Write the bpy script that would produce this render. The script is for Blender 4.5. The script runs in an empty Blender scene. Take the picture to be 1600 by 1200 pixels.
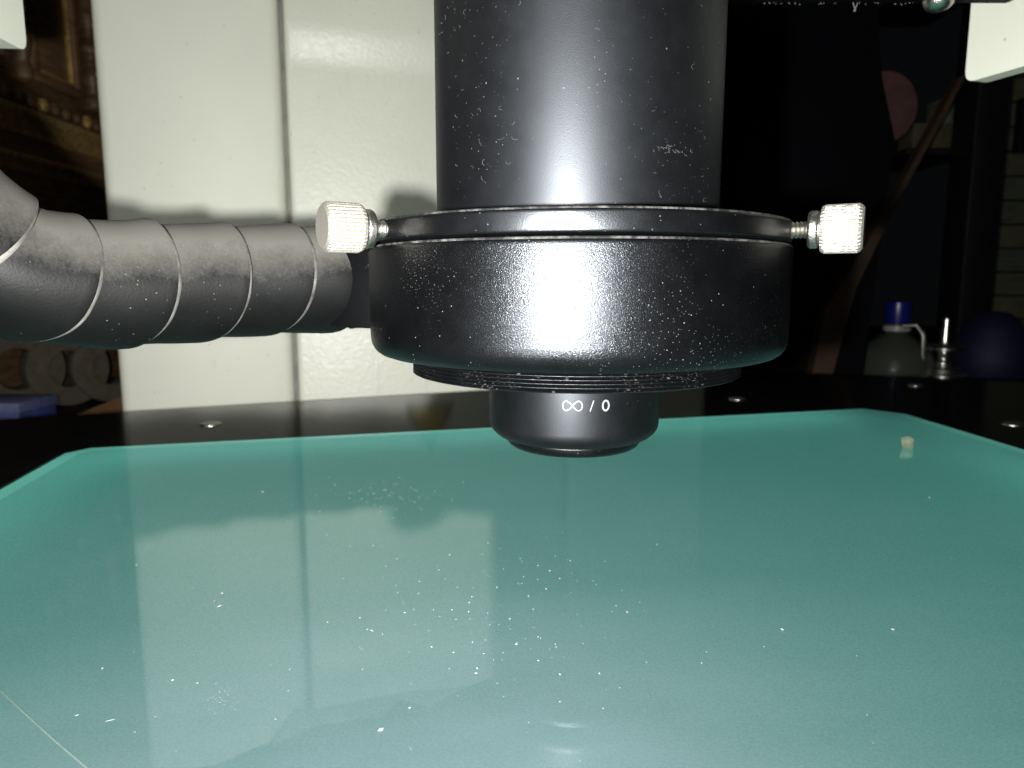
import bpy, bmesh, math, random
from mathutils import Vector, Matrix, noise as mnoise
R = math.radians
random.seed(7)
K0 = 4/3                       # everything from the stage outwards is drawn at 3/4 scale from the lens and brought to size
ZO = 80.0                      # the lens hangs ZO*K0 mm above the table top; design z is measured from the lens
ZW = ZO*K0                     # world height of the lens in mm
K = K0                         # scale of the section being built
S = 0.001
sc = bpy.context.scene
COL = sc.collection

# ------------------------------------------------------------------ camera
PITCH = 8.0
cam = bpy.data.cameras.new('camera'); camo = bpy.data.objects.new('camera', cam); COL.objects.link(camo)
cam.sensor_width = 36; cam.lens = 24.75; cam.clip_start = 0.002; cam.clip_end = 20
camo.location = (0, 0, ZW*S); camo.rotation_euler = (R(90-PITCH), 0, 0)
cam.dof.use_dof = True; cam.dof.focus_distance = 0.093; cam.dof.aperture_fstop = 48
sc.camera = camo

# ------------------------------------------------------------------ world: a dark room
w = bpy.data.worlds.new('World'); sc.world = w; w.use_nodes = True
bg = w.node_tree.nodes['Background']; bg.inputs[0].default_value = (0.8, 0.9, 1.0, 1); bg.inputs[1].default_value = 0.0025

# ------------------------------------------------------------------ the phone's flash, beside and below the lens
fl = bpy.data.lights.new('phone_flash', 'AREA'); fl.shape = 'DISK'; fl.size = 0.0034
fl.energy = 1.19; fl.color = (1.0, 0.985, 0.955); fl.spread = R(150)
flo = bpy.data.objects.new('phone_flash', fl); COL.objects.link(flo)
flo.location = (-0.0115, 0.0, (ZW-2.2)*S); flo.rotation_euler = (R(90-PITCH), 0, 0)

# added fill lamp behind and above the lens; lifts the flash shadows
rm_ = bpy.data.lights.new('shadow_fill', 'AREA'); rm_.shape = 'DISK'; rm_.size = 0.7; rm_.energy = 3.0; rm_.color = (1.0, 0.98, 0.93)
rmo = bpy.data.objects.new('shadow_fill', rm_); COL.objects.link(rmo); rmo.location = (-0.45, -1.0, 0.50)
rmo.rotation_euler = (Vector((-0.02, 0.42, 0.13))-Vector((-0.45, -1.0, 0.50))).to_track_quat('-Z', 'Y').to_euler()
# added lamp under the frosted glass: stands in for flash light scattered below it
bl = bpy.data.lights.new('under_glass_fill', 'AREA'); bl.shape = 'RECTANGLE'; bl.size = 0.215*K0; bl.size_y = 0.230*K0
bl.energy = 0.080*K0*K0; bl.color = (0.95, 1.0, 0.97)
blo = bpy.data.objects.new('under_glass_fill', bl); COL.objects.link(blo)
blo.location = (0.005*K0, 0.066*K0, (ZW-46*K0)*S); blo.rotation_euler = (R(180), 0, R(10))

for (x, y, rz, ln) in ((5, 173, 14.3, 0.200), (104, 110, 90-4, 0.16), (-84, 96, 90+11, 0.11)):    # added lamp strips that make the glass glow towards its rim
    tl = bpy.data.lights.new('rim_glow_fill', 'AREA'); tl.shape = 'RECTANGLE'; tl.size = ln*K0; tl.size_y = 0.012*K0; tl.energy = 0.010*K0*K0*ln/0.2; tl.color = (0.95, 1.0, 0.97)
    tlo = bpy.data.objects.new('rim_glow_fill', tl); COL.objects.link(tlo); tlo.location = (x*K0*S, y*K0*S, (ZW-49*K0)*S); tlo.rotation_euler = (R(180), 0, R(rz))
sc.view_settings.view_transform = 'Standard'; sc.view_settings.look = 'None'
sc.view_settings.exposure = 0.0; sc.view_settings.gamma = 1.0; sc.view_settings.use_curve_mapping = False
sc.cycles.max_bounces = 8; sc.cycles.use_denoising = True
sc.cycles.sample_clamp_indirect = 3.0

# ------------------------------------------------------------------ materials
def mat(name):
    m = bpy.data.materials.new(name); m.use_nodes = True
    nt = m.node_tree; p = nt.nodes['Principled BSDF']
    return m, nt, p
def nd(nt, t, **kw):
    n = nt.nodes.new(t)
    for k, v in kw.items():
        if k.startswith('i_'):
            key = k[2:].replace('_', ' ')
            n.inputs[key].default_value = v
        else: setattr(n, k, v)
    return n
def c4(c): return (c[0], c[1], c[2], 1)
def tex(nt, scale, kind='noise', detail=2.0, rough=0.5, vec=None):
    co = nd(nt, 'ShaderNodeTexCoord')
    n = nd(nt, 'ShaderNodeTexNoise' if kind == 'noise' else 'ShaderNodeTexVoronoi')
    n.inputs['Scale'].default_value = scale
    if kind == 'noise':
        n.inputs['Detail'].default_value = detail; n.inputs['Roughness'].default_value = rough
    if vec:
        mp = nd(nt, 'ShaderNodeMapping'); mp.inputs['Scale'].default_value = vec
        nt.links.new(co.outputs['Object'], mp.inputs[0]); nt.links.new(mp.outputs[0], n.inputs['Vector'])
    else: nt.links.new(co.outputs['Object'], n.inputs['Vector'])
    return n
def ramp(nt, src, a, b, ca=(0,0,0), cb=(1,1,1)):
    r = nd(nt, 'ShaderNodeValToRGB'); e = r.color_ramp.elements
    e[0].position = a; e[0].color = c4(ca); e[1].position = b; e[1].color = c4(cb)
    nt.links.new(src, r.inputs[0]); return r
def bump(nt, p, src, strength, dist):
    b = nd(nt, 'ShaderNodeBump'); b.inputs['Strength'].default_value = strength; b.inputs['Distance'].default_value = dist
    nt.links.new(src, b.inputs['Height']); nt.links.new(b.outputs[0], p.inputs['Normal']); return b
def mixc(nt, fac, a, b):
    m = nd(nt, 'ShaderNodeMix', data_type='RGBA')
    if hasattr(fac, 'is_linked'): nt.links.new(fac, m.inputs[0])
    else: m.inputs[0].default_value = fac
    for i, v in ((6, a), (7, b)):
        if hasattr(v, 'is_linked'): nt.links.new(v, m.inputs[i])
        else: m.inputs[i].default_value = c4(v)
    return m.outputs[2]

def black_metal(name, rough, spec, grain, dust_cut=0.06, base=(0.0004,0.00043,0.0005), dust=0.05, dscale=700, streak=None):
    """anodised black metal: fine grain that glitters, dust specks lying on it"""
    m, nt, p = mat(name)
    p.inputs['Roughness'].default_value = rough; p.inputs['Specular IOR Level'].default_value = spec
    v = tex(nt, dscale, 'voronoi')
    v2 = tex(nt, dscale*0.31, 'voronoi')
    k = tex(nt, 90, 'noise', 3)                               # specks come in drifts
    d1 = ramp(nt, v.outputs['Distance'], dust_cut, dust_cut*1.9, (1,1,1), (0,0,0))
    d2 = ramp(nt, v2.outputs['Distance'], dust_cut*0.5, dust_cut*0.9, (1,1,1), (0,0,0))
    kk = ramp(nt, k.outputs['Fac'], 0.46, 0.66)
    mm = nd(nt, 'ShaderNodeMath', operation='MULTIPLY'); nt.links.new(d1.outputs[0], mm.inputs[0]); nt.links.new(kk.outputs[0], mm.inputs[1])
    ad = nd(nt, 'ShaderNodeMath', operation='MAXIMUM'); nt.links.new(mm.outputs[0], ad.inputs[0]); nt.links.new(d2.outputs[0], ad.inputs[1])
    film = tex(nt, 160, 'noise', 5, 0.7)
    fr = ramp(nt, film.outputs['Fac'], 0.35, 0.8, base, tuple(c*1.7 for c in base))
    nt.links.new(mixc(nt, ad.outputs[0], fr.outputs[0], (dust, dust, dust*0.97)), p.inputs['Base Color'])
    p.inputs['Specular Tint'].default_value = (0.84, 0.91, 1.0, 1)
    g = tex(nt, 7000, 'noise', 1.5, 0.7)
    bump(nt, p, g.outputs['Fac'], grain, 0.0001)
    rr = tex(nt, 320, 'noise', 4)
    rm = nd(nt, 'ShaderNodeMapRange'); rm.inputs['To Min'].default_value = rough-0.05; rm.inputs['To Max'].default_value = rough+0.06
    nt.links.new(rr.outputs['Fac'], rm.inputs[0]); nt.links.new(rm.outputs[0], p.inputs['Roughness'])
    return m
def simple(name, col, rough=0.6, metal=0.0, spec=0.5, var=0.25, scale=120, bmp=0.0, bscale=900, vec=None):
    m, nt, p = mat(name)
    n = tex(nt, scale, 'noise', 4, 0.6, vec)
    r = ramp(nt, n.outputs['Fac'], 0.3, 0.75, tuple(c*(1-var) for c in col), tuple(min(1, c*(1+var)) for c in col))
    nt.links.new(r.outputs[0], p.inputs['Base Color'])
    p.inputs['Roughness'].default_value = rough; p.inputs['Metallic'].default_value = metal; p.inputs['Specular IOR Level'].default_value = spec
    if bmp:
        b = tex(nt, bscale, 'noise', 3); bump(nt, p, b.outputs['Fac'], bmp, 0.0004)
    return m

M = {}
M['tube'] = black_metal('tube_black', 0.46, 0.30, 0.12, 0.05, dust=0.045, dscale=1000, base=(0.0004,0.00045,0.0006))
M['ring'] = black_metal('ring_black', 0.30, 0.21, 0.50, 0.08, dust=0.05, dscale=2300)
M['band'] = black_metal('band_black', 0.30, 0.42, 0.20, 0.06, dust=0.06, dscale=1100)
M['thread'] = black_metal('thread_black', 0.42, 0.2, 0.5, 0.16, dust=0.05, dscale=1700)
M['objective'] = black_metal('objective_black', 0.45, 0.22, 0.18, 0.04, dust=0.03, dscale=1000)
M['arm'] = black_metal('arm_black', 0.6, 0.06, 0.2, 0.06, base=(0.0005,0.0005,0.0006), dust=0.06, dscale=900)
M['dark_hole'] = simple('dark_inside', (0.012,0.012,0.012), 0.8)
M['frame'] = black_metal('stage_black_lacquer', 0.12, 0.21, 0.0, 0.03, base=(0.003,0.003,0.0034), dust=0.12, dscale=420)
M['steel'] = simple('nickel', (0.42,0.41,0.37), 0.28, 1.0, var=0.08, bmp=0.25, bscale=3000)
M['knob'] = simple('knurled_aluminium', (0.27,0.257,0.225), 0.42, 0.85, var=0.08, bmp=0.3, bscale=3500)
M['white_ink'] = simple('white_ink', (0.07,0.07,0.07), 0.6, var=0.05)
M['dust'] = simple('dust', (0.11,0.115,0.11), 0.9, var=0.3)

def paint(name, col, rough, peel):
    m, nt, p = mat(name)
    n = tex(nt, 14, 'noise', 4); r = ramp(nt, n.outputs['Fac'], 0.3, 0.75, tuple(c*0.94 for c in col), tuple(c*1.03 for c in col))
    sm = tex(nt, 30, 'noise', 7, 0.7, (1.6,1.6,0.5)); sr = ramp(nt, sm.outputs['Fac'], 0.62, 0.80)             # hand smudges
    ch = tex(nt, 130, 'voronoi'); cr_ = ramp(nt, ch.outputs['Distance'], 0.035, 0.06, (1,1,1), (0,0,0))        # fly specks
    c_ = mixc(nt, sr.outputs[0], r.outputs[0], tuple(c*0.80 for c in col))
    nt.links.new(mixc(nt, cr_.outputs[0], c_, (0.28,0.27,0.22)), p.inputs['Base Color'])
    rr = tex(nt, 260, 'noise', 4); rm = nd(nt, 'ShaderNodeMapRange'); rm.inputs['To Min'].default_value = rough-0.1; rm.inputs['To Max'].default_value = rough+0.1
    nt.links.new(rr.outputs['Fac'], rm.inputs[0]); nt.links.new(rm.outputs[0], p.inputs['Roughness'])
    if peel:
        b = tex(nt, 420, 'noise', 2, 0.6); bump(nt, p, b.outputs['Fac'], peel, 0.0006)
    return m
M['paint'] = paint('grey_white_paint', (0.60,0.615,0.53), 0.55, 0.10)
M['paint_gloss'] = paint('grey_white_gloss_paint', (0.60,0.615,0.53), 0.40, 0.40)
M['housing'] = paint('housing_paint', (0.50,0.515,0.44), 0.5, 0.05)

def rubber_wrap():
    m, nt, p = mat('rubber_tape')
    geo = nd(nt, 'ShaderNodeNewGeometry'); sx = nd(nt, 'ShaderNodeSeparateXYZ'); nt.links.new(geo.outputs['Normal'], sx.inputs[0])
    n = tex(nt, 170, 'noise', 6, 0.7)
    n2 = tex(nt, 2600, 'noise', 2, 0.7)
    ad = nd(nt, 'ShaderNodeMath', operation='MULTIPLY_ADD'); ad.inputs[1].default_value = 0.5; nt.links.new(n.outputs['Fac'], ad.inputs[0]); nt.links.new(sx.outputs['Z'], ad.inputs[2])
    ad2 = nd(nt, 'ShaderNodeMath', operation='MULTIPLY_ADD'); ad2.inputs[1].default_value = 0.22; nt.links.new(n2.outputs['Fac'], ad2.inputs[0]); nt.links.new(ad.outputs[0], ad2.inputs[2])
    f = ramp(nt, ad2.outputs[0], 0.42, 1.42)                     # dust settles on what faces up
    v = tex(nt, 800, 'voronoi'); d = ramp(nt, v.outputs['Distance'], 0.05, 0.10, (1,1,1), (0,0,0))
    k = tex(nt, 70, 'noise', 3); kk = ramp(nt, k.outputs['Fac'], 0.42, 0.62)
    mm = nd(nt, 'ShaderNodeMath', operation='MULTIPLY'); nt.links.new(d.outputs[0], mm.inputs[0]); nt.links.new(kk.outputs[0], mm.inputs[1])
    b0 = ramp(nt, n.outputs['Fac'], 0.3, 0.8, (0.0006,0.0008,0.0008), (0.0017,0.0019,0.0018))
    c1 = mixc(nt, f.outputs[0], b0.outputs[0], (0.045,0.0435,0.039))
    c2 = mixc(nt, mm.outputs[0], c1, (0.05,0.05,0.047))
    nt.links.new(c2, p.inputs['Base Color'])
    p.inputs['Roughness'].default_value = 0.5; p.inputs['Specular IOR Level'].default_value = 0.09
    bump(nt, p, n2.outputs['Fac'], 0.25, 0.0001)
    return m
M['rubber'] = rubber_wrap()
M['tape_edge'] = simple('dusty_tape_edge', (0.058,0.056,0.050), 0.85, var=0.9, scale=260)

def frosted(name, diff, trans, rough):
    """frosted green glass: a smooth top over a ground body that lets the added lamp below through"""
    m = bpy.data.materials.new(name); m.use_nodes = True; nt = m.node_tree
    for n in list(nt.nodes):
        if n.type == 'BSDF_PRINCIPLED': nt.nodes.remove(n)
    out = [n for n in nt.nodes if n.type == 'OUTPUT_MATERIAL'][0]
    n = tex(nt, 11, 'noise', 7, 0.62, (1.0,2.2,1.0))
    dr = ramp(nt, n.outputs['Fac'], 0.3, 0.72, tuple(c*0.74 for c in diff), tuple(c*1.24 for c in diff))
    g = tex(nt, 3200, 'noise', 2, 0.8)
    gr = ramp(nt, g.outputs['Fac'], 0.3, 0.7, tuple(c*0.80 for c in trans), tuple(c*1.18 for c in trans))
    d = nd(nt, 'ShaderNodeBsdfDiffuse'); nt.links.new(dr.outputs[0], d.inputs[0])
    t = nd(nt, 'ShaderNodeBsdfTranslucent'); nt.links.new(gr.outputs[0], t.inputs[0])
    a = nd(nt, 'ShaderNodeAddShader'); nt.links.new(d.outputs[0], a.inputs[0]); nt.links.new(t.outputs[0], a.inputs[1])
    gl = nd(nt, 'ShaderNodeBsdfGlossy'); sm = tex(nt, 22, 'noise', 6, 0.65); smr = nd(nt, 'ShaderNodeMapRange'); smr.inputs['From Min'].default_value = 0.35; smr.inputs['From Max'].default_value = 0.75
    smr.inputs['To Min'].default_value = rough*0.7; smr.inputs['To Max'].default_value = rough*2.2
    nt.links.new(sm.outputs['Fac'], smr.inputs[0]); nt.links.new(smr.outputs[0], gl.inputs['Roughness'])
    fr = nd(nt, 'ShaderNodeFresnel'); fr.inputs[0].default_value = 2.2
    mx = nd(nt, 'ShaderNodeMixShader'); nt.links.new(fr.outputs[0], mx.inputs[0]); nt.links.new(a.outputs[0], mx.inputs[1]); nt.links.new(gl.outputs[0], mx.inputs[2])
    nt.links.new(mx.outputs[0], out.inputs[0])
    return m
M['glass'] = frosted('frosted_green_glass', (0.0245,0.0260,0.0310), (0.108,0.44,0.372), 0.011)
M['glass_edge'] = frosted('glow_tinted_glass_edge', (0.03,0.05,0.045), (0.155,0.57,0.47), 0.12)  # lighter green stands in for light gathering at the plate's edge
M['film_edge'] = frosted('clear_film_edge', (0.045,0.055,0.054), (0.40,0.70,0.60), 0.2)

# ------------------------------------------------------------------ mesh helpers (millimetres in, metres out)
def mkobj(name, verts, faces, material, parent=None, smooth=True, angle=35, world=True, recalc=True):
    base = Vector((0,0,0))
    if parent is not None and world:
        q = parent
        while q is not None:
            base += q.location; q = q.parent
    kk = K if world else 1.0
    vs = [((x*kk*S)-base.x, (y*kk*S)-base.y, ((z*kk+ZW if world else z)*S)-base.z) for x, y, z in verts]
    me = bpy.data.meshes.new(name); me.from_pydata(vs, [], faces); me.update()
    if recalc:
        bm = bmesh.new(); bm.from_mesh(me); bmesh.ops.recalc_face_normals(bm, faces=bm.faces); bm.to_mesh(me); bm.free()
    if smooth:
        me.polygons.foreach_set('use_smooth', [True]*len(me.polygons)); me.set_sharp_from_angle(angle=R(angle))
    me.materials.append(material)
    o = bpy.data.objects.new(name, me); COL.objects.link(o)
    if parent is not None: o.parent = parent
    return o
def thing(name, label, cat, loc, group=None):
    o = bpy.data.objects.new(name, None); COL.objects.link(o); o.empty_display_size = 0.01
    o.location = (loc[0]*K*S, loc[1]*K*S, (loc[2]*K+ZW)*S); o['label'] = label; o['category'] = cat
    if group: o['group'] = group
    return o
def tag(o, label, cat, group=None):
    o['label'] = label; o['category'] = cat
    if group: o['group'] = group
    return o
def box(x0, x1, y0, y1, z0, z1, bev=0.0, seg=2):
    bm = bmesh.new(); bmesh.ops.create_cube(bm, size=1)
    for v in bm.verts: v.co = Vector(((x0+x1)/2+v.co.x*(x1-x0), (y0+y1)/2+v.co.y*(y1-y0), (z0+z1)/2+v.co.z*(z1-z0)))
    if bev: bmesh.ops.bevel(bm, geom=bm.edges[:], offset=bev, segments=seg, profile=0.5, affect='EDGES')
    return dump(bm)
def dump(bm):
    bm.verts.index_update()
    v = [tuple(q.co) for q in bm.verts]; f = [[q.index for q in p.verts] for p in bm.faces]; bm.free(); return v, f
def join(*parts):
    V, F = [], []
    for v, f in parts:
        o = len(V); V += list(v); F += [[i+o for i in p] for p in f]
    return V, F
def xf(vf, fn): return [fn(*p) for p in vf[0]], vf[1]
def lathe(prof, seg=96, cx=0, cy=0, close=False):
    V, F = [], []
    n = len(prof)
    for i in range(seg):
        a = 2*math.pi*i/seg
        for r, z in prof: V.append((cx+r*math.cos(a), cy+r*math.sin(a), z))
    for i in range(seg):
        j = (i+1) % seg
        for k in range(n-1 if not close else n):
            k2 = (k+1) % n
            F.append([i*n+k, j*n+k, j*n+k2, i*n+k2])
    return V, F
def rounded(prof_pts, rad=1.0, seg=5):
    """round the inner corners of a (r,z) polyline; a point may carry its own radius"""
    out = [prof_pts[0][:2]]
    for i in range(1, len(prof_pts)-1):
        p = prof_pts[i]; rr = p[2] if len(p) > 2 else rad
        a, b, c = Vector(prof_pts[i-1][:2]), Vector(p[:2]), Vector(prof_pts[i+1][:2])
        d1, d2 = (a-b), (c-b); rr = min(rr, d1.length*0.49, d2.length*0.49)
        if rr < 1e-4: out.append(p[:2]); continue
        s, e = b+d1.normalized()*rr, b+d2.normalized()*rr
        for k in range(seg+1):
            t = k/seg; q = s*(1-t)**2+b*2*t*(1-t)+e*t*t; out.append((q.x, q.y))
    out.append(prof_pts[-1][:2]); return out
def prism(poly, z0, z1):
    n = len(poly); V = [(x, y, z0) for x, y in poly]+[(x, y, z1) for x, y in poly]
    F = [list(range(n-1,-1,-1)), list(range(n,2*n))]+[[i, (i+1)%n, n+(i+1)%n, n+i] for i in range(n)]
    return V, F
def inset(poly, d):
    n = len(poly); out = []
    for i in range(n):
        a, b, c = Vector(poly[i-1]), Vector(poly[i]), Vector(poly[(i+1)%n])
        n1 = Vector((-(b-a).y, (b-a).x)).normalized(); n2 = Vector((-(c-b).y, (c-b).x)).normalized()
        m = (n1+n2)/(1+n1.dot(n2)); q = b+m*d; out.append((q.x, q.y))
    return out
def tube_path(pts, rad, seg=24, cap=True):
    V, F = [], []; n = len(pts); up0 = None
    for i, p in enumerate(pts):
        p = Vector(p); t = (Vector(pts[min(i+1,n-1)])-Vector(pts[max(i-1,0)])).normalized()
        if up0 is None: up0 = Vector((0,0,1)) if abs(t.z) < 0.9 else Vector((1,0,0))
        s = t.cross(up0).normalized(); u = s.cross(t); up0 = u
        r = rad(i/(n-1)) if callable(rad) else rad
        for k in range(seg):
            a = 2*math.pi*k/seg; q = p+s*r*math.cos(a)+u*r*math.sin(a); V.append(tuple(q))
    for i in range(n-1):
        for k in range(seg):
            l = (k+1)%seg; F.append([i*seg+k, i*seg+l, (i+1)*seg+l, (i+1)*seg+k])
    if cap: F += [list(range(seg-1,-1,-1)), [(n-1)*seg+k for k in range(seg)]]
    return V, F
def gem(x, y, z, r, sx=1, sy=1, sz=1, rot=0.0):
    v = [(1,0,0),(-1,0,0),(0,1,0),(0,-1,0),(0,0,1),(0,0,-1)]
    f = [(0,2,4),(2,1,4),(1,3,4),(3,0,4),(2,0,5),(1,2,5),(3,1,5),(0,3,5)]
    c, s = math.cos(rot), math.sin(rot)
    return [(x+r*(a*sx*c-b*sy*s), y+r*(a*sx*s+b*sy*c), z+r*d*sz) for a, b, d in v], [list(q) for q in f]

AX, AY = 10.3, 116.3           # the optical axis
ZP = -36.0                     # top of the glass
CP, SP = math.cos(R(PITCH)), math.sin(R(PITCH))

# ------------------------------------------------------------------ table and stage
tb = mkobj('table', *box(-900, 900, -200, 1400, -110, -ZO), simple('dark_table', (0.006,0.005,0.0045), 0.6, spec=0.15)); tb['kind'] = 'structure'

plate = [(-97.4,149.0), (-77,50), (-58,-40), (122,-40), (115.5,120), (111.8,196), (103.5,205.2), (-94.6,154.5)]   # anticlockwise
slab = [(-300,123), (-300,-60), (260,-60), (260,215), (200,262), (170,272), (112,289), (76,277)]
st = thing('microscope_stage', 'glossy black stage base framing the green glass plate', 'stage', (0, 80, -ZO))
fr_in = inset(plate, -0.5)
def frame_mesh():
    bm = bmesh.new()
    zt = ZP-0.35
    o = [bm.verts.new((x, y, zt)) for x, y in slab]; i = [bm.verts.new((x, y, zt)) for x, y in fr_in]
    eo = [bm.edges.new((o[k], o[(k+1)%len(o)])) for k in range(len(o))]
    ei = [bm.edges.new((i[k], i[(k+1)%len(i)])) for k in range(len(i))]
    bmesh.ops.triangle_fill(bm, edges=eo+ei, use_beauty=True)
    ob = [bm.verts.new((x, y, -ZO)) for x, y in slab]; ib = [bm.verts.new((x, y, -ZO+24)) for x, y in fr_in]
    for k in range(len(o)): bm.faces.new((o[k], o[(k+1)%len(o)], ob[(k+1)%len(o)], ob[k]))
    for k in range(len(i)): bm.faces.new((i[k], i[(k+1)%len(i)], ib[(k+1)%len(i)], ib[k]))
    bm.faces.new(ob)
    return dump(bm)
mkobj('frame', *frame_mesh(), M['frame'], st, smooth=False)
mkobj('cavity_floor', *prism(inset(plate, -0.4), -ZO+22, -ZO+24.5), simple('grey_cavity', (0.03,0.03,0.03), 0.8, var=0.03), st, smooth=False)
# the glass
gp = thing('glass_plate', 'large frosted green glass plate set in the black stage', 'glass plate', (0, 80, ZP-3))
inn = inset(plate, 3.8)
edge = inset(plate, 0.6)
def ring_strip(a, za, b, zb):
    n = len(a); V = [(x, y, za) for x, y in a]+[(x, y, zb) for x, y in b]
    return V, [[i, (i+1)%n, n+(i+1)%n, n+i] for i in range(n)]
mkobj('edge_glow_band', *join(ring_strip(plate, ZP-5, plate, ZP-0.45), ring_strip(plate, ZP-0.45, edge, ZP-0.1), ring_strip(edge, ZP-0.1, inn, ZP)), M['glass_edge'], gp, smooth=False, recalc=False)
mkobj('glass_top', [(x, y, ZP) for x, y in inn], [list(range(len(inn)))], M['glass'], gp, smooth=False, recalc=False)

# things lying on the glass
ts = mkobj('reflection_chip', *xf(prism([(86.9,0.1), (89.1,0.0), (89.7,1.9), (88.6,2.6), (86.8,2.3)], 0, 0.25), lambda x, z, y: (x, 153+y+0.35*z, ZP+z)), simple('reflection_chip_tint', (0.10,0.13,0.085), 0.8, var=0.4, scale=500), smooth=False)  # pale chip put on the glass in place of a small reflection
tag(ts, 'tiny pale chip in place of a reflection on the glass near its right back corner', 'reflection chip')

def on_glass(px, py):
    u, v = px-800, 600-py; f = 1100
    Y = f*CP+v*SP; Z = -f*SP+v*CP; t = ZP/Z
    return u*t, Y*t
for px, py in ((329,661), (1152,622), (1430,601), (1583,661)):
    x, y = on_glass(px, py)
    s = mkobj('screw', *lathe(rounded([(0,ZP+0.15),(2.0,ZP+0.15),(2.7,ZP-0.15),(2.7,ZP-0.6)], 0.3), 24, x, y), M['steel'], st)
    mkobj('screw_slot', *box(x-1.9, x+1.9, y-0.3, y+0.3, ZP-0.1, ZP+0.17), M['dark_hole'], s)
sp = []
for px, py in ((-60,1022), (0,1079), (40,1116), (85,1157), (140,1204), (190,1246)):
    x, y = on_glass(px, py); sp.append((x, y, ZP+0.02))
mkobj('scratch', *tube_path(sp, 0.075, 8), M['film_edge'], gp)
specks = []
def speck(px, py, r, **k):
    x, y = on_glass(px, py); specks.append(gem(x, y, ZP+0.6*r, r, sx=k.get('sx',1), sy=k.get('sy',1), sz=0.6, rot=random.uniform(0,3)))
for i in range(320):
    c = random.choice([(600,770,45,18), (585,772,30,14), (660,930,90,50), (820,900,80,40), (850,1000,80,60), (720,1000,120,60), (560,900,150,80), (640,780,60,25), (760,940,230,120)])
    px, py = random.gauss(c[0], c[2]), random.gauss(c[1], c[3])
    if 745 < py < 1195 and 20 < px < 1580:
        d = 1100*36/max(60, (py-443))/1000*36
        speck(px, py, random.choice([0.04,0.045,0.06,0.08,0.11])*(0.7+0.5*(900/py)), sx=random.uniform(0.7,1.3))
for px, py, r, sx in ((411,770,0.32,1.6),(347,928,0.16,1),(160,1045,0.11,2.5),(343,948,0.15,2.5),(270,1064,0.15,1.5),(1222,985,0.2,1.2),(1452,778,0.25,1),(1395,985,0.2,1),(595,1142,0.2,1.6),(640,1107,0.12,1),(980,957,0.15,3),(172,1126,0.05,9),(120,1118,0.05,4)):
    speck(px, py, r, sx=sx)
for i in range(40): speck(random.gauss(345,18), random.gauss(1090,12), 0.035)
for i in range(46): speck(random.uniform(20,1590), random.uniform(760,1195), random.choice([0.03,0.04,0.07]))
ds = mkobj('dust_specks', *join(*specks), M['dust'], smooth=False); ds['kind'] = 'stuff'
tag(ds, 'white dust specks scattered over the green glass', 'dust')

# ------------------------------------------------------------------ the column
YAW = 18.0; ce, sn = math.cos(R(YAW)), math.sin(R(YAW)); LX, LY = -158.0, 280.0
def colf(a, b, z): return (LX+a*ce-b*sn, LY+a*sn+b*ce, z)      # a along the face, b into the column
cl = thing('microscope_column', 'wide grey white painted microscope column of upright panels behind the black tube', 'column', colf(137, 60, -ZO))
mkobj('core', *xf(box(3, 271, 6, 130, -ZO, 290, 2), colf), simple('column_core', (0.20,0.19,0.17), 0.7), cl)
mkobj('panel', *xf(box(0, 67.5, 0, 128, -ZO+1, 289, 4, 4), colf), M['paint'], cl)
mkobj('panel', *xf(box(196.2, 274, 0, 128, -ZO+1, 289, 4, 4), colf), M['paint'], cl)
def centre_panel():
    zs = [-ZO+1+i*(86+ZO-1)/20 for i in range(21)]+[86+i for i in range(1, 24)]+[110+i*(289-110)/12 for i in range(0, 13)]
    def off(z):
        t = max(0, min(1, (z-88)/18)); t = t*t*(3-2*t); return 0.6-3.4*t
    V, F = [], []; prof = [(69.2,2.2),(69.5,0.9),(70.2,0.25),(71.4,0),(131.5,0),(191.6,0),(192.8,0.25),(193.5,0.9),(193.8,2.2)]
    n = len(prof)
    for z in zs:
        for a, b in prof: V.append(colf(a, off(z)+b, z))
        V.append(colf(193.8, 7, z)); V.append(colf(69.2, 7, z))
    m = n+2
    for i in range(len(zs)-1):
        for k in range(m): F.append([i*m+k, i*m+(k+1)%m, (i+1)*m+(k+1)%m, (i+1)*m+k])
    F += [list(range(m)), [(len(zs)-1)*m+k for k in range(m)][::-1]]
    return V, F
mkobj('panel', *centre_panel(), M['paint_gloss'], cl, angle=50)
# warning sticker on the column, behind the ring; its reflection shows in the stage
def tri(c, zb, w, h, d, r0):
    pts = [(c-w/2, zb), (c+w/2, zb), (c, zb+h)]
    V = [(a, 0.6-d, z) for a, z in pts]+[(a, 0.6-d+0.12, z) for a, z in pts]
    return xf((V, [[0,1,2],[5,4,3],[0,3,4,1],[1,4,5,2],[2,5,3,0]]), colf)
TA = 126.5
wt = mkobj('warning_sticker', *tri(TA, -18, 24, 23, 0.15, 0), simple('black_print', (0.02,0.02,0.02), 0.4), smooth=False)
tag(wt, 'yellow triangular warning sticker on the column, seen mirrored in the stage', 'sticker')
mkobj('yellow_field', *tri(TA, -16.2, 18, 17, 0.30, 0), simple('yellow_print', (0.45,0.35,0.05), 0.4, var=0.05), wt, smooth=False)

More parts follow.
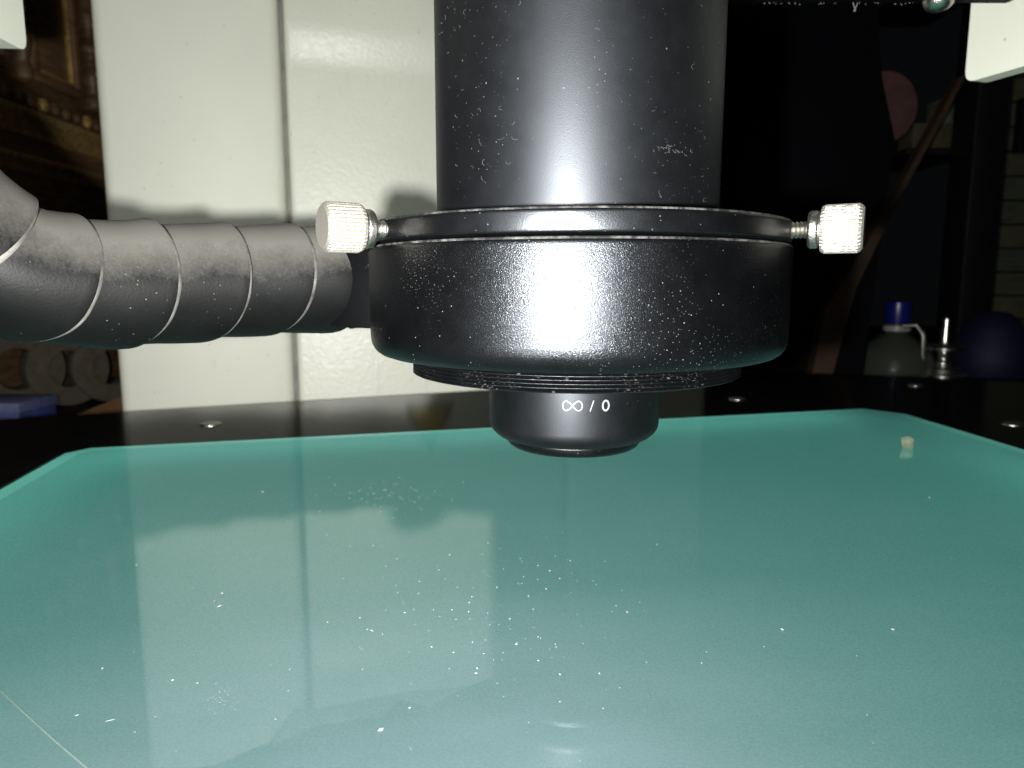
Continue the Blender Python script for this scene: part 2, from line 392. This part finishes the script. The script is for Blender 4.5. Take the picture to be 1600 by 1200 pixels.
# ------------------------------------------------------------------ white housing with two cheeks reaching forward of the column
K = 1.0
hs = thing('head_housing', 'white painted head housing, its two lower corners showing at the top edges', 'housing', (0, 190, 53))
def cheek(far, near, z0, out):
    (x0, y0), (x1, y1) = far, near; t = Vector((x1-x0, y1-y0)).normalized(); n = Vector((t.y, -t.x))*out*5
    prof = rounded([(0.0, 160), (0.0, z0, 3.0), (t.length*0+90, z0)], 3.0, 6)+[(90, 160)]
    V = []
    for s, z in prof:
        V.append((x0+t.x*s, y0+t.y*s, z))
    m = len(prof)
    for s, z in prof: V.append((x0+t.x*s+n.x, y0+t.y*s+n.y, z))
    F = [list(range(m)), list(range(2*m-1, m-1, -1))]+[[i, (i+1)%m, m+(i+1)%m, m+i] for i in range(m)]
    return V, F
mkobj('side_plate', *cheek((-111.5,171), (-110.9,161), 53.0, 1), M['housing'], hs, angle=40)
mkobj('side_plate', *cheek((120,196), (125,181.6), 53.0, -1), M['housing'], hs, angle=40)
mkobj('top_cover', *box(-135, 170, 70, 420, 160.2, 240, 3), M['housing'], hs)

# ------------------------------------------------------------------ tube and arm
K = 1.0
tu = thing('microscope_tube', 'thick matt black microscope tube standing upright above the ring', 'tube', (AX, AY, 9))
mkobj('barrel', *lathe(rounded([(0,9.35),(21.6,9.35),(22.3,10.0),(22.3,160),(0,160)], 0.3), 128, AX, AY), M['tube'], tu)
def on_tube(px, py, out=0.03):
    u, v = px-800, 600-py; d = Vector((u, 1100*CP+v*SP, -1100*SP+v*CP)); rr = 22.3+out
    a = d.x*d.x+d.y*d.y; b = -2*(d.x*AX+d.y*AY); c = AX*AX+AY*AY-rr*rr; dis = b*b-4*a*c
    return d*((-b-math.sqrt(dis))/(2*a)) if dis > 0 else None
fib = []
def fibre(px, py, L, th):
    a = random.uniform(0, 6.28); bend = random.uniform(-1.5, 1.5); ps = []
    for k in range(4):
        q = on_tube(px, py, 0.06)
        if q is None: return
        ps.append(tuple(q)); px += L/3*math.cos(a); py += L/3*math.sin(a); a += bend
    fib.append(tube_path(ps, th, 5))
for i in range(44):
    x0, sp = random.choice([(745,38), (705,16), (770,40), (1050,45), (1100,16)]); fibre(random.gauss(x0, sp), random.uniform(0, 310), random.choice([4,6,8,12]), random.choice([0.018,0.022,0.03]))
for i in range(34): fibre(random.gauss(1050, 13), random.gauss(232, 5)-0.25*0, random.choice([2,3,4]), 0.03)
for i in range(150):
    q = on_tube(random.choice([random.uniform(690,800), random.uniform(1010,1120)]), random.uniform(0, 315))
    if q is not None: fib.append(gem(q.x, q.y, q.z, random.choice([0.025,0.03,0.05])))
fo_ = mkobj('lint', *join(*fib), simple('tube_lint', (0.020,0.020,0.020), 0.9, var=0.5), tu); fo_['kind'] = 'stuff'
ar = thing('focus_arm', 'black focus arm beside the tube at the top edge, with dust on its lower edge', 'arm', (70, 165, 65))
mkobj('bar', *box(29, 116, 153, 176, 65.2, 82, 0.8), M['arm'], ar)
mkobj('bracket', *box(-5, 40, 140, 200, 142, 160, 1), M['arm'], ar)
mkobj('riser', *box(26, 39.8, 150, 178, 81, 143, 1), M['arm'], ar)
v, f = lathe(rounded([(0,61.9),(2.2,62.4),(3.3,63.8),(3.3,65.6)], 0.8), 32, 97.5, 171.5)
mkobj('screw_head', v, f, M['steel'], ar)
lint = []
for i in range(34):
    x = random.uniform(50, 94); z = 65.2+random.uniform(-0.25, 0.25); a = random.uniform(0, 6.28); L = random.choice([0.2,0.25,0.3,0.5])
    lint.append(tube_path([(x, 175.0, z), (x+L*math.cos(a)*0.5, 174.8, z-L*abs(math.sin(a))*0.5), (x+L*math.cos(a), 174.9, z-L*abs(math.sin(a)))], 0.06, 5))
for x, dx in ((79.5,0.6),(80.6,-0.9)): lint.append(tube_path([(x,174.9,65.2),(x+dx*0.4,174.7,64.3),(x+dx,174.7,63.2)], 0.12, 5))
lo = mkobj('lint', *join(*lint), M['dust'], ar); lo['kind'] = 'stuff'

# ------------------------------------------------------------------ ring light
rl = thing('ring_light', 'black metal ring light clamped round the tube with bright thumbscrews', 'ring light', (AX, AY, -13))
mkobj('body', *lathe(rounded([(25.5,5.9),(32.4,5.9),(33.0,5.2),(33.0,-10.9,3.4),(25.0,-10.9)], 0.5, 6), 160, AX, AY), M['ring'], rl)
mkobj('clamp_band', *lathe(rounded([(22.4,9.25),(32.2,9.25),(32.75,8.8),(32.75,6.05),(22.4,6.05)], 0.5, 4), 160, AX, AY, True), M['band'], rl)
tp = [(24,-10.8),(26.6,-10.9)]
for k in range(5): tp += [(26.5,-11.2-k*0.52),(25.9,-11.44-k*0.52),(26.5,-11.66-k*0.52)]
tp += [(26.2,-13.9),(25.6,-14.05),(14.0,-14.05)]
mkobj('threaded_collar', *lathe(tp, 160, AX, AY), M['thread'], rl)
def knob_mesh():
    V, F = [], []; N = 34; per = 4; seg = N*per
    prof = [(0,5.35),(2.9,5.35),(3.25,5.1),(3.55,4.7),(3.55,0.55),(3.3,0.1),(3.0,0.0),(0,0.0)]
    for i in range(seg):
        a = 2*math.pi*i/seg; ph = (i % per)/per
        kn = -0.22 if ph in (0.0,) else (-0.02 if ph == 0.5 else -0.05)
        for r, h in prof:
            rr = r+(kn if 0.3 < h < 5.0 else 0); V.append((h, rr*math.cos(a), rr*math.sin(a)))
    n = len(prof)
    for i in range(seg):
        j = (i+1)%seg
        for k in range(n-1): F.append([i*n+k, j*n+k, j*n+k+1, i*n+k+1])
    return V, F
def xlathe(prof, seg=40): return xf(lathe(prof, seg), lambda x, y, z: (z, x, y))
flange = xlathe(rounded([(0,-0.25),(2.55,-0.25),(2.75,-0.5),(2.75,-1.3),(2.5,-1.6),(0,-1.6)], 0.12, 3))
neck = xlathe([(0,0.1),(2.2,0.1),(2.2,-0.4),(0,-0.4)])
shp = []
for k in range(14): shp += [(1.28,-1.5-k*0.55),(1.02,-1.5-k*0.55-0.27)]
shaft = xlathe([(0,-1.5)]+shp+[(0,-9.0)])
proto = None
for ang, rad in ((180+32, 36.2), (-28, 36.6), (90, 36.8)):
    loc = Vector((AX+rad*math.cos(R(ang)), AY+rad*math.sin(R(ang)), 7.6+ZW))*S - rl.location
    if proto is None:
        e = bpy.data.objects.new('thumb_screw', None); COL.objects.link(e); e.empty_display_size = 0.004
        kids = [mkobj('threaded_shaft', *shaft, M['steel'], e, world=False), mkobj('flange', *join(flange, neck), M['steel'], e, world=False, angle=25),
                mkobj('knurled_knob', *knob_mesh(), M['knob'], e, world=False, angle=18)]
        proto = e
    else:
        e = proto.copy(); COL.objects.link(e)
        for k in kids:
            c = k.copy(); COL.objects.link(c); c.parent = e
    e.parent = rl; e.location = loc; e.scale = (1.0, 0.94, 0.94); e.rotation_euler = (R(ang*7 % 11), 0, R(ang))

def rim(r, z, wd):
    pr = [(r, z-wd), (r+0.05, z-wd*0.3), (r-0.02, z+wd*0.6), (r-0.25, z+wd)]
    return lathe(pr, 200, AX, AY)
def worn_rim():
    m, nt, p = mat('dusty_worn_rim'); n = tex(nt, 420, 'noise', 6, 0.75); r = ramp(nt, n.outputs['Fac'], 0.46, 0.74, (0.001,0.001,0.001), (0.06,0.06,0.057))
    nt.links.new(r.outputs[0], p.inputs['Base Color']); p.inputs['Roughness'].default_value = 0.7; p.inputs['Specular IOR Level'].default_value = 0.2; return m
M['rim'] = worn_rim()
mkobj('body_rim', *rim(32.86, 5.55, 0.16), M['rim'], rl); mkobj('band_rim', *rim(32.6, 9.02, 0.14), M['rim'], rl)

# ------------------------------------------------------------------ objective with its marking
ob = thing('objective_lens', 'small black objective lens marked with infinity slash zero under the ring', 'lens', (AX, AY, -26.5))
OR = 14.05
mkobj('barrel', *lathe(rounded([(0,-13.6),(OR,-13.6),(OR,-15.6),(OR,-23.3,1.6),(12.4,-24.7,0.5),(11.2,-24.8),(0,-24.8)], 0.25, 5), 128, AX, AY), M['objective'], ob)
mkobj('front_ring', *lathe(rounded([(6,-24.75),(11.3,-24.75),(11.0,-25.9),(10.2,-26.5),(7.5,-26.5),(6.6,-25.2),(6,-25.2)], 0.4, 4), 96, AX, AY), M['ring'], ob)
mkobj('front_lens', *lathe([(0.01,-25.7),(3,-25.6),(5,-25.4),(6.6,-25.0)], 48, AX, AY), simple('lens_glass', (0.01,0.012,0.02), 0.05, spec=0.8), ob)
def stroke(pts, wd, closed):
    """flat printed stroke on the barrel; pts in mm (s round the barrel to the right, z)"""
    V, F = [], []; n = len(pts)
    for i in range(n):
        a = Vector(pts[i-1] if (i > 0 or closed) else pts[i]); b = Vector(pts[(i+1)%n] if (i < n-1 or closed) else pts[i])
        t = (b-a).normalized(); nn = Vector((-t.y, t.x))*wd/2; p = Vector(pts[i])
        for q in (p+nn, p-nn):
            for rr in (OR+0.03, OR+0.01):
                an = math.atan2(-AY, -AX)+q.x/OR
                V.append((AX+rr*math.cos(an), AY+rr*math.sin(an), q.y))
    m = n if closed else n-1
    for i in range(m):
        j = (i+1) % n; F += [[i*4, j*4, j*4+2, i*4+2], [i*4+1, j*4+1, j*4+3, i*4+3], [i*4, j*4, j*4+1, i*4+1], [i*4+2, j*4+2, j*4+3, i*4+3]]
    return V, F
ZT = -17.65
inf = []
for k in range(64):
    t = 2*math.pi*k/64; d = 1+math.sin(t)**2
    inf.append((-0.15+1.43*math.cos(t)/d**0.75, ZT+1.95*math.sin(t)*math.cos(t)/d**0.9))
zero = [(4.85+0.48*math.cos(2*math.pi*k/40), ZT+0.74*math.sin(2*math.pi*k/40)) for k in range(40)]
mkobj('infinity_mark', *stroke(inf, 0.155, True), M['white_ink'], ob, smooth=False)
mkobj('slash_mark', *stroke([(2.45,ZT-0.82),(2.72,ZT),(2.99,ZT+0.82)], 0.16, False), M['white_ink'], ob, smooth=False)
mkobj('zero_mark', *stroke(zero, 0.26, True), M['white_ink'], ob, smooth=False)

# ------------------------------------------------------------------ gooseneck wrapped in rubber tape
gk = thing('gooseneck_cable', 'thick black cable wrapped in overlapping rubber tape, joining the ring light from the left', 'cable', (-60, 92, -8))
GK = 1.15
ctrl = [Vector(p)*GK for p in ((-112,30,88),(-92,52,78),(-81,63,55),(-73.0,71.5,32.0),(-67.2,78.2,13.5),(-61.2,85.0,2.8),(-54.3,92.7,0.2),(-46.0,100.5,0.3),(-37.0,107.5,0.7),(-23.9,115.2,1.2),(-13,118.0,1.5))]
def cr(p0, p1, p2, p3, t): return 0.5*((2*p1)+(p2-p0)*t+(2*p0-5*p1+4*p2-p3)*t*t+(3*p1-p0-3*p2+p3)*t**3)
dense = []
for i in range(1, len(ctrl)-2):
    for k in range(40): dense.append(cr(ctrl[i-1], ctrl[i], ctrl[i+1], ctrl[i+2], k/40))
dense.append(ctrl[-2]); cum = [0]
for i in range(1, len(dense)): cum.append(cum[-1]+(dense[i]-dense[i-1]).length)
LEN = cum[-1]
def path(s):
    s = max(0, min(LEN-1e-4, s)); lo_, hi = 0, len(cum)-1
    while hi-lo_ > 1:
        mid = (lo_+hi)//2
        if cum[mid] <= s: lo_ = mid
        else: hi = mid
    return dense[lo_].lerp(dense[hi], (s-cum[lo_])/max(1e-9, cum[hi]-cum[lo_]))
NF = 400; frames = []
up = Vector((0,0,1))
for i in range(NF+1):
    s = LEN*i/NF; t = (path(min(LEN, s+0.6))-path(max(0, s-0.6))).normalized()
    sd = t.cross(up).normalized(); uu = sd.cross(t).normalized(); frames.append((sd, uu)); up = uu if i else uu
def frame(s):
    x = max(0, min(NF-1e-6, s/LEN*NF)); i = int(x); t = x-i
    return frames[i][0].lerp(frames[i+1][0], t), frames[i][1].lerp(frames[i+1][1], t)
GR = 7.75*GK; PIT = 9.9*GK
WP = 0.52*2*math.pi; SK = 3.6
def wrap():
    V, F, E, EF = [], [], [], []
    seg = 72; turns = int(LEN/PIT)+3
    us = [-0.12, 0.0, 0.2, 0.45, 0.7, 0.88, 0.97, 1.0]
    off = [0.02, 0.12, 0.28, 0.47, 0.67, 0.82, 0.90, 0.88]
    lip = [(1.0, 0.87), (1.03, 0.70), (1.055, 0.35), (1.03, -0.05)]
    def pt(q, u, h):
        ph = 2*math.pi*q/seg
        wob = 0.10*mnoise.noise(Vector((q*0.13, 3.1, 0)))+0.06*mnoise.noise(Vector((q*0.4, 9.1, 0)))
        s = PIT*(q/seg-1.0+u+0.05*wob*u)+SK*math.cos(ph+WP)
        s += max(0, u-1.0)*PIT*1.7*max(0.12, 1.25-1.35*s/LEN)*max(0.0, -math.sin(ph+WP)+0.25)*(0.6+0.8*mnoise.noise(Vector((q*0.11, 5.5, 2)))**2*4)
        p = path(s); sd, uu = frame(s); h = h*max(0.0, min(1.0, (LEN-1.5-s)/4)) if h > 0 else h; r = GR+h*(1+0.5*mnoise.noise(Vector((q*0.05, 1.3, 7))))+0.12*mnoise.noise(Vector((s*0.25, math.cos(ph)*1.4, math.sin(ph)*1.4)))
        return tuple(p+sd*r*math.cos(ph+WP)+uu*r*math.sin(ph+WP))
    rows = range(0, seg*turns+1)
    n = len(us); m = len(lip)
    for q in rows:
        for u, h in zip(us, off): V.append(pt(q, u, h))
        for u, h in lip: E.append(pt(q, u, h))
    for q in range(len(rows)-1):
        for k in range(n-1): F.append([q*n+k, q*n+k+1, (q+1)*n+k+1, (q+1)*n+k])
        for k in range(m-1): EF.append([q*m+k, q*m+k+1, (q+1)*m+k+1, (q+1)*m+k])
    return V, F, E, EF
wv, wf, ev, ef = wrap()
tw = mkobj('tape_wrap', wv, wf, M['rubber'], gk, angle=60)
mkobj('tape_edge', ev, ef, M['tape_edge'], tw, angle=60)
mkobj('core', *tube_path([tuple(path(LEN*i/80)) for i in range(81)], GR-0.35, 40), M['rubber'], gk)
mkobj('end_cap', *tube_path([tuple(path(LEN-3.2)), tuple(path(LEN-1.2)), tuple(path(LEN-0.05))], lambda t: GR+0.45-0.5*t, 56), M['rubber'], gk, angle=40)
cdir = Vector((path(LEN).x-AX, path(LEN).y-AY)).normalized(); cend = (Vector((path(LEN).x-AX, path(LEN).y-AY))).length
mkobj('coupling', *xf(box(30, cend+1.0, -9.5, 9.5, -7.4, 6.0, 0.6), lambda a, b, z: (AX+cdir.x*a-cdir.y*b, AY+cdir.y*a+cdir.x*b, z)), M['arm'], gk)

# ------------------------------------------------------------------ background, left: carved cabinet
K = K0
wood = simple('dark_carved_wood', (0.15,0.09,0.042), 0.45, var=0.5, scale=40, vec=(1,1,6))
wood2 = simple('brown_panel_wood', (0.27,0.15,0.075), 0.5, var=0.4, scale=40, vec=(1,1,8))
gilt = simple('gilt_moulding', (0.72,0.47,0.17), 0.42, 0.35, var=0.4, scale=200)
CXW = -348.0
cb = thing('carved_cabinet', 'dark carved wooden cabinet with gilt mouldings behind at far left', 'cabinet', (CXW-60, 640, -ZO))
mkobj('carcass', *box(CXW-120, CXW, 400, 1000, -ZO, 420, 2), wood, cb)
def run(prof, y0, y1):                                           # a moulding along y: prof = (out, z)
    V = [(CXW+o, y0, z) for o, z in prof]+[(CXW+o, y1, z) for o, z in prof]; n = len(prof)
    return V, [list(range(n)), list(range(2*n-1, n-1, -1))]+[[i, (i+1)%n, n+(i+1)%n, n+i] for i in range(n)]
mkobj('cornice', *run(rounded([(-1,124),(6,124),(14,121),(14,117),(9,113),(6,108),(6,104),(-1,103.5)], 1.5, 4), 400, 1000), gilt, cb)
mkobj('frieze', *run([(-1,103.3),(4,103.3),(4,92.2),(-1,92.2)], 400, 1000), wood2, cb)
mkobj('lower_moulding', *run(rounded([(-1,92),(5,92),(9,90),(9,87),(4,84),(2,80),(-1,80)], 1, 4), 400, 1000), gilt, cb)
for k in range(26):
    y = 420+k*13.5
    v, f = lathe([(0.01,-5),(3.4,-3.6),(5,0),(3.4,3.6),(0.01,5)], 12)
    mkobj('carved_bead', *xf((v, f), lambda x, yy, z, y=y: (CXW+3+x*0.8, y+yy, 131+z*1.1)), gilt if k % 4 == 1 else wood, cb)
def rect_frame(y0, y1, z0, z1, wdt, out):
    return join(box(CXW-0.5, CXW+out, y0, y1, z0, z0+wdt, 0.8), box(CXW-0.5, CXW+out, y0, y1, z1-wdt, z1, 0.8),
                box(CXW-0.5, CXW+out-0.2, y0, y0+wdt, z0+wdt, z1-wdt, 0.8), box(CXW-0.5, CXW+out-0.2, y1-wdt, y1, z0+wdt, z1-wdt, 0.8))
for k, (y0, y1) in enumerate(((430,505), (530,588))):
    fr = mkobj('panel_frame', *rect_frame(y0, y1, 146, 230, 7, 7), wood2, cb)
    mkobj('panel_bead', *rect_frame(y0+8, y1-8, 154, 222, 2.0, 5), gilt, fr)
    mkobj('panel_field', *box(CXW-0.5, CXW+2.2, y0+11, y1-11, 157, 219, 1), wood2, fr)
pl = [(3,140),(9,143),(9,150),(6,154),(8,160),(10,168),(8,176),(6,182),(9,186),(9,192),(6,196),(7,205),(9,214),(7,224),(6,232),(10,236),(10,250)]
for y in (606, 518):
    mkobj('turned_pilaster', *xf(lathe(rounded(pl, 2, 3), 20), lambda x, yy, z, y=y: (CXW+4+x, y+yy*(1 if y > 600 else 0.6), z)), wood, cb)
    for z in (168, 186, 205): 
        v, f = lathe([(0.01,-2.6),(2.4,-1.4),(3.0,0),(2.4,1.4),(0.01,2.6)], 10)
        mkobj('gilt_drop', *xf((v, f), lambda x, yy, zz, y=y, z=z: (CXW+14+x, y-8+yy, z+zz)), gilt, cb)

# left, low: rolls, a blue box, a wooden wedge
kraft = simple('kraft_paper', (0.065,0.055,0.036), 0.8, var=0.3)
for i, (x, y, r, hh) in enumerate(((-322,452,27,22),(-300,470,25,16),(-281,486,24,14))):
    rr = mkobj('paper_roll', *xf(lathe(rounded([(r*0.5,-hh/2),(r*0.97,-hh/2),(r,-hh/2+1),(r,hh/2-1),(r*0.97,hh/2),(r*0.5,hh/2)], 0.5, 2), 48, close=True), lambda a, b, c, x=x, y=y, r=r: (x+c*0.75+a*0.66, y-c*0.66+a*0.75, -ZO+r+b)), kraft)
    tag(rr, ['wide brown paper roll standing on edge behind the blue box', 'middle brown paper roll of three standing on edge at far left', 'brown paper roll on edge nearest the column'][i], 'paper roll', 'paper rolls at far left')
bb = thing('blue_box', 'small blue box standing on the table at the left edge', 'box', (-300, 402, -ZO))
mkobj('box_body', *box(-322, -279, 392, 425, -ZO, -ZO+8, 0.6), simple('blue_card', (0.055,0.075,0.25), 0.5), bb)
mkobj('box_lid', *box(-323, -278, 391, 426, -ZO+8.1, -ZO+14, 0.6), simple('pale_blue_card', (0.12,0.14,0.28), 0.5), bb)
wd = mkobj('wooden_wedge', *xf(prism([(-270,0),(-215,0),(-215,22)], 0, 30), lambda x, y, z: (x, 425+z, -ZO+y)), simple('orange_wood', (0.12,0.06,0.02), 0.5, var=0.4, vec=(6,1,1)), smooth=False)
tag(wd, 'orange brown wooden wedge on the table beside the column', 'wedge')

# ------------------------------------------------------------------ background, right
navy = simple('navy_panel', (0.0009,0.0012,0.0026), 0.7, spec=0.08)
def dirx(px, Y, py=400):                                          # x of an image column at depth Y
    v = 600-py; return (px-800)/(1100*CP+v*SP)*Y
def dirz(py, Y):
    v = 600-py; return (-1100*SP+v*CP)/(1100*CP+v*SP)*Y
npn = thing('dark_panel', 'black navy upright board in the dark to the right of the tube', 'board', (190, 450, -ZO))
poly = [(90,-ZO), (dirx(1345,450,560),-ZO), (dirx(1398,450,222), dirz(222,450)), (dirx(1377,450,120), dirz(120,450)), (dirx(1360,450,40), 200), (90,200)]
mkobj('board', *xf(prism(poly, 0, 8), lambda x, y, z: (x, 450+z, y)), navy, npn, smooth=False)
mkobj('foot', *box(100, 200, 440, 475, -ZO, -ZO+6, 1), navy, npn)
pk = thing('pink_disc', 'dull pink round disc peeping out behind the dark board', 'disc', (262, 478, -ZO))
pcx, pcz = dirx(1382,478,168), dirz(168,478)
mkobj('disc', *xf(lathe(rounded([(0,-2),(21,-2),(22,0),(21,2),(0,2)], 0.6, 2), 48), lambda x, y, z: (pcx+x*0.97, 478+z, pcz+y*1.05)), simple('pink_card', (0.075,0.032,0.030), 0.7), pk)
mkobj('stick', *box(pcx-9, pcx-5, 476.5, 479.5, -ZO, pcz-18), navy, pk)
# leaning wooden board with a bright edge
lb = thing('leaning_plank', 'brown wooden plank leaning diagonally behind the right thumbscrew', 'plank', (195, 442, -ZO))
def bp(px, py, Y): return (dirx(px, Y, py), dirz(py, Y))
pts = [bp(1510,118,438), bp(1502,118,438), bp(1392,318,438), bp(1330,420,438), bp(1288,490,438), (dirx(1262,438,560), -ZO), (dirx(1290,438,560), -ZO), bp(1338,450,438), bp(1402,318,438)]
mkobj('plank', *xf(prism(pts, 0, 9), lambda x, y, z: (x, 438+z, y)), simple('plank_wood', (0.030,0.0135,0.004), 0.6, var=0.5, scale=60), lb, smooth=False)
# shelf rack with black post, box on it
blk = simple('rack_black', (0.006,0.006,0.007), 0.4, spec=0.3)
rk = thing('shelf_rack', 'black rack post with a shelf near the right edge', 'rack', (370, 560, -ZO))
mkobj('post', *box(dirx(1500,560), dirx(1551,560), 555, 585, -ZO, 260, 1.5), blk, rk)
sz = dirz(232, 590)
mkobj('shelf', *box(dirx(1402,590), dirx(1502,590)+6, 586, 680, sz-5, sz, 0.8), blk, rk)
mkobj('shelf', *box(dirx(1402,590), dirx(1502,590)+6, 586, 680, 232, 238, 0.8), blk, rk)
ol = simple('olive_card', (0.055,0.047,0.020), 0.7, var=0.4)
bx1 = mkobj('card_box', *box(dirx(1412,600), dirx(1497,600), 600, 640, sz, dirz(192,600), 0.8), ol); tag(bx1, 'olive brown card box on the rack shelf', 'box')
bx2 = mkobj('card_packet', *box(dirx(1455,606), dirx(1492,606), 604, 630, dirz(192,600), dirz(152,606), 0.8), simple('grey_green_card', (0.085,0.10,0.065), 0.7, var=0.5)); tag(bx2, 'small grey green packet on top of the card box', 'packet')
# slatted wall
sw = thing('slatted_wall', 'dim olive green wall of horizontal boards at the right edge', 'wall', (560, 716, -ZO))
mkobj('backing', *box(dirx(1535,720), 760, 716, 730, -ZO, 330, 0), simple('wall_dark', (0.01,0.011,0.008), 0.8), sw)
bmat = [simple('olive_board_%d' % i, c, 0.7, var=0.35, scale=40, vec=(1,1,5)) for i, c in enumerate(((0.050,0.056,0.030),(0.044,0.056,0.036),(0.060,0.060,0.030)))]
zz = -ZO; k = 0
while zz < 300:
    mkobj('wall_board', *box(dirx(1535,720)+1, 758, 710+(k*7 % 3)*0.6, 716, zz+0.8, zz+22.2, 0.8), bmat[k % 3], sw); zz += 23.2; k += 1
hk = mkobj('wall_strap', *box(dirx(1574,700), dirx(1588,700), 698, 708.5, dirz(238,700), dirz(152,700), 1), blk); tag(hk, 'short black strap hanging on the board wall', 'strap')
# bottle with blue cap
def cyl(prof, x, y, seg=48, rad=1.0): return lathe(rounded([(q[0], q[1]-ZO)+tuple(q[2:]) for q in prof], rad, 4), seg, x, y)
bt = thing('clear_bottle', 'clear squat bottle with a dark blue cap behind the stage', 'bottle', (dirx(1410,520), 520, -ZO))
bxx = dirx(1410, 520)
gm, gnt, gpn = mat('bottle_plastic'); gpn.inputs['Base Color'].default_value = (0.10,0.115,0.09,1); gpn.inputs['Roughness'].default_value = 0.25; gpn.inputs['Transmission Weight'].default_value = 0.55; gpn.inputs['IOR'].default_value = 1.2
gn_ = tex(gnt, 60); bump(gnt, gpn, gn_.outputs['Fac'], 0.2, 0.001)
mkobj('bottle_body', *cyl([(0,0),(26,0),(27,2),(27,20),(25,32,6),(11,43,4),(7.2,45),(7.2,52)], bxx, 520), gm, bt)
mkobj('neck_ring', *cyl([(7.3,46.5),(9.2,46.5),(9.2,50.5),(7.3,50.5)], bxx, 520, rad=0.6), simple('white_plastic', (0.3,0.3,0.28), 0.4), bt)
mkobj('cap', *cyl([(7.4,52),(8.4,52),(9.0,60),(9.3,68.0,1.2),(0,68.5)], bxx, 520), simple('blue_plastic', (0.004,0.010,0.13), 0.3, var=0.1), bt)
# metal fitting
fx = dirx(1488, 500); mt = thing('metal_fitting', 'shiny metal valve fitting beside the clear bottle', 'fitting', (fx, 500, -ZO))
chrome = simple('chrome', (0.75,0.75,0.70), 0.25, 1.0, var=0.2)
mkobj('pedestal', *cyl([(0,0),(20,0),(20,13.8),(0,13.8)], fx, 500), blk, mt)
mkobj('base_flange', *cyl([(0,14),(16,14),(16,17),(13,18),(12,21.5),(7,23),(0,23)], fx, 500, rad=0.5), chrome, mt)
mkobj('stem', *cyl([(5,22.8),(5.5,25),(4,28),(5,33),(3.4,40),(2.6,50),(2.6,57),(0,58)], fx, 500), chrome, mt)
mkobj('upper_disc', *cyl([(0,33.2),(13,34),(14.5,35.5),(13,37.5),(5,39),(0,39)], fx, 500), chrome, mt)
mkobj('side_pipe', *tube_path([(fx-12,497,-ZO+16), (fx-15,497,-ZO+22), (fx-17,497,-ZO+32), (fx-17.5,497,-ZO+45), (fx-22,499,-ZO+52), (fx-30,502,-ZO+51)], 1.7, 16), chrome, mt)
bv = thing('blue_jar', 'dark blue rounded jar at the right edge behind the metal fitting', 'jar', (dirx(1560,540), 540, -ZO))
mkobj('jar_body', *cyl([(0,0),(17,0),(26,16,8),(27,30,8),(19,50,8),(9,59,3),(0,60)], dirx(1562,540), 540), simple('dark_blue_plastic', (0.0015,0.002,0.028), 0.7, var=0.15), bv)
mkobj('jar_foot', *cyl([(0,0),(19,0),(19,3),(0,3)], dirx(1562,540), 540, rad=0.5), simple('jar_foot_plastic', (0.05,0.06,0.08), 0.4), bv)
lc = thing('lens_cloth', 'grey crumpled cloth on the table behind the stage corner at right', 'cloth', (330, 440, -ZO))
V, F = [], []
nx, ny = 50, 26
for j in range(ny+1):
    for i in range(nx+1):
        x = 285+i*4.2; y = 380+j*3.6; h = 9+8*mnoise.noise(Vector((x*0.025, y*0.03, 1)))+3*mnoise.noise(Vector((x*0.09, y*0.08, 5)))+1.2*mnoise.noise(Vector((x*0.25, y*0.25, 8)))
        V.append((x, y, -ZO+max(0.3, h)))
for j in range(ny):
    for i in range(nx): F.append([j*(nx+1)+i, j*(nx+1)+i+1, (j+1)*(nx+1)+i+1, (j+1)*(nx+1)+i])
mkobj('cloth_sheet', V, F, simple('grey_cloth', (0.05,0.052,0.06), 0.9), lc, angle=180)
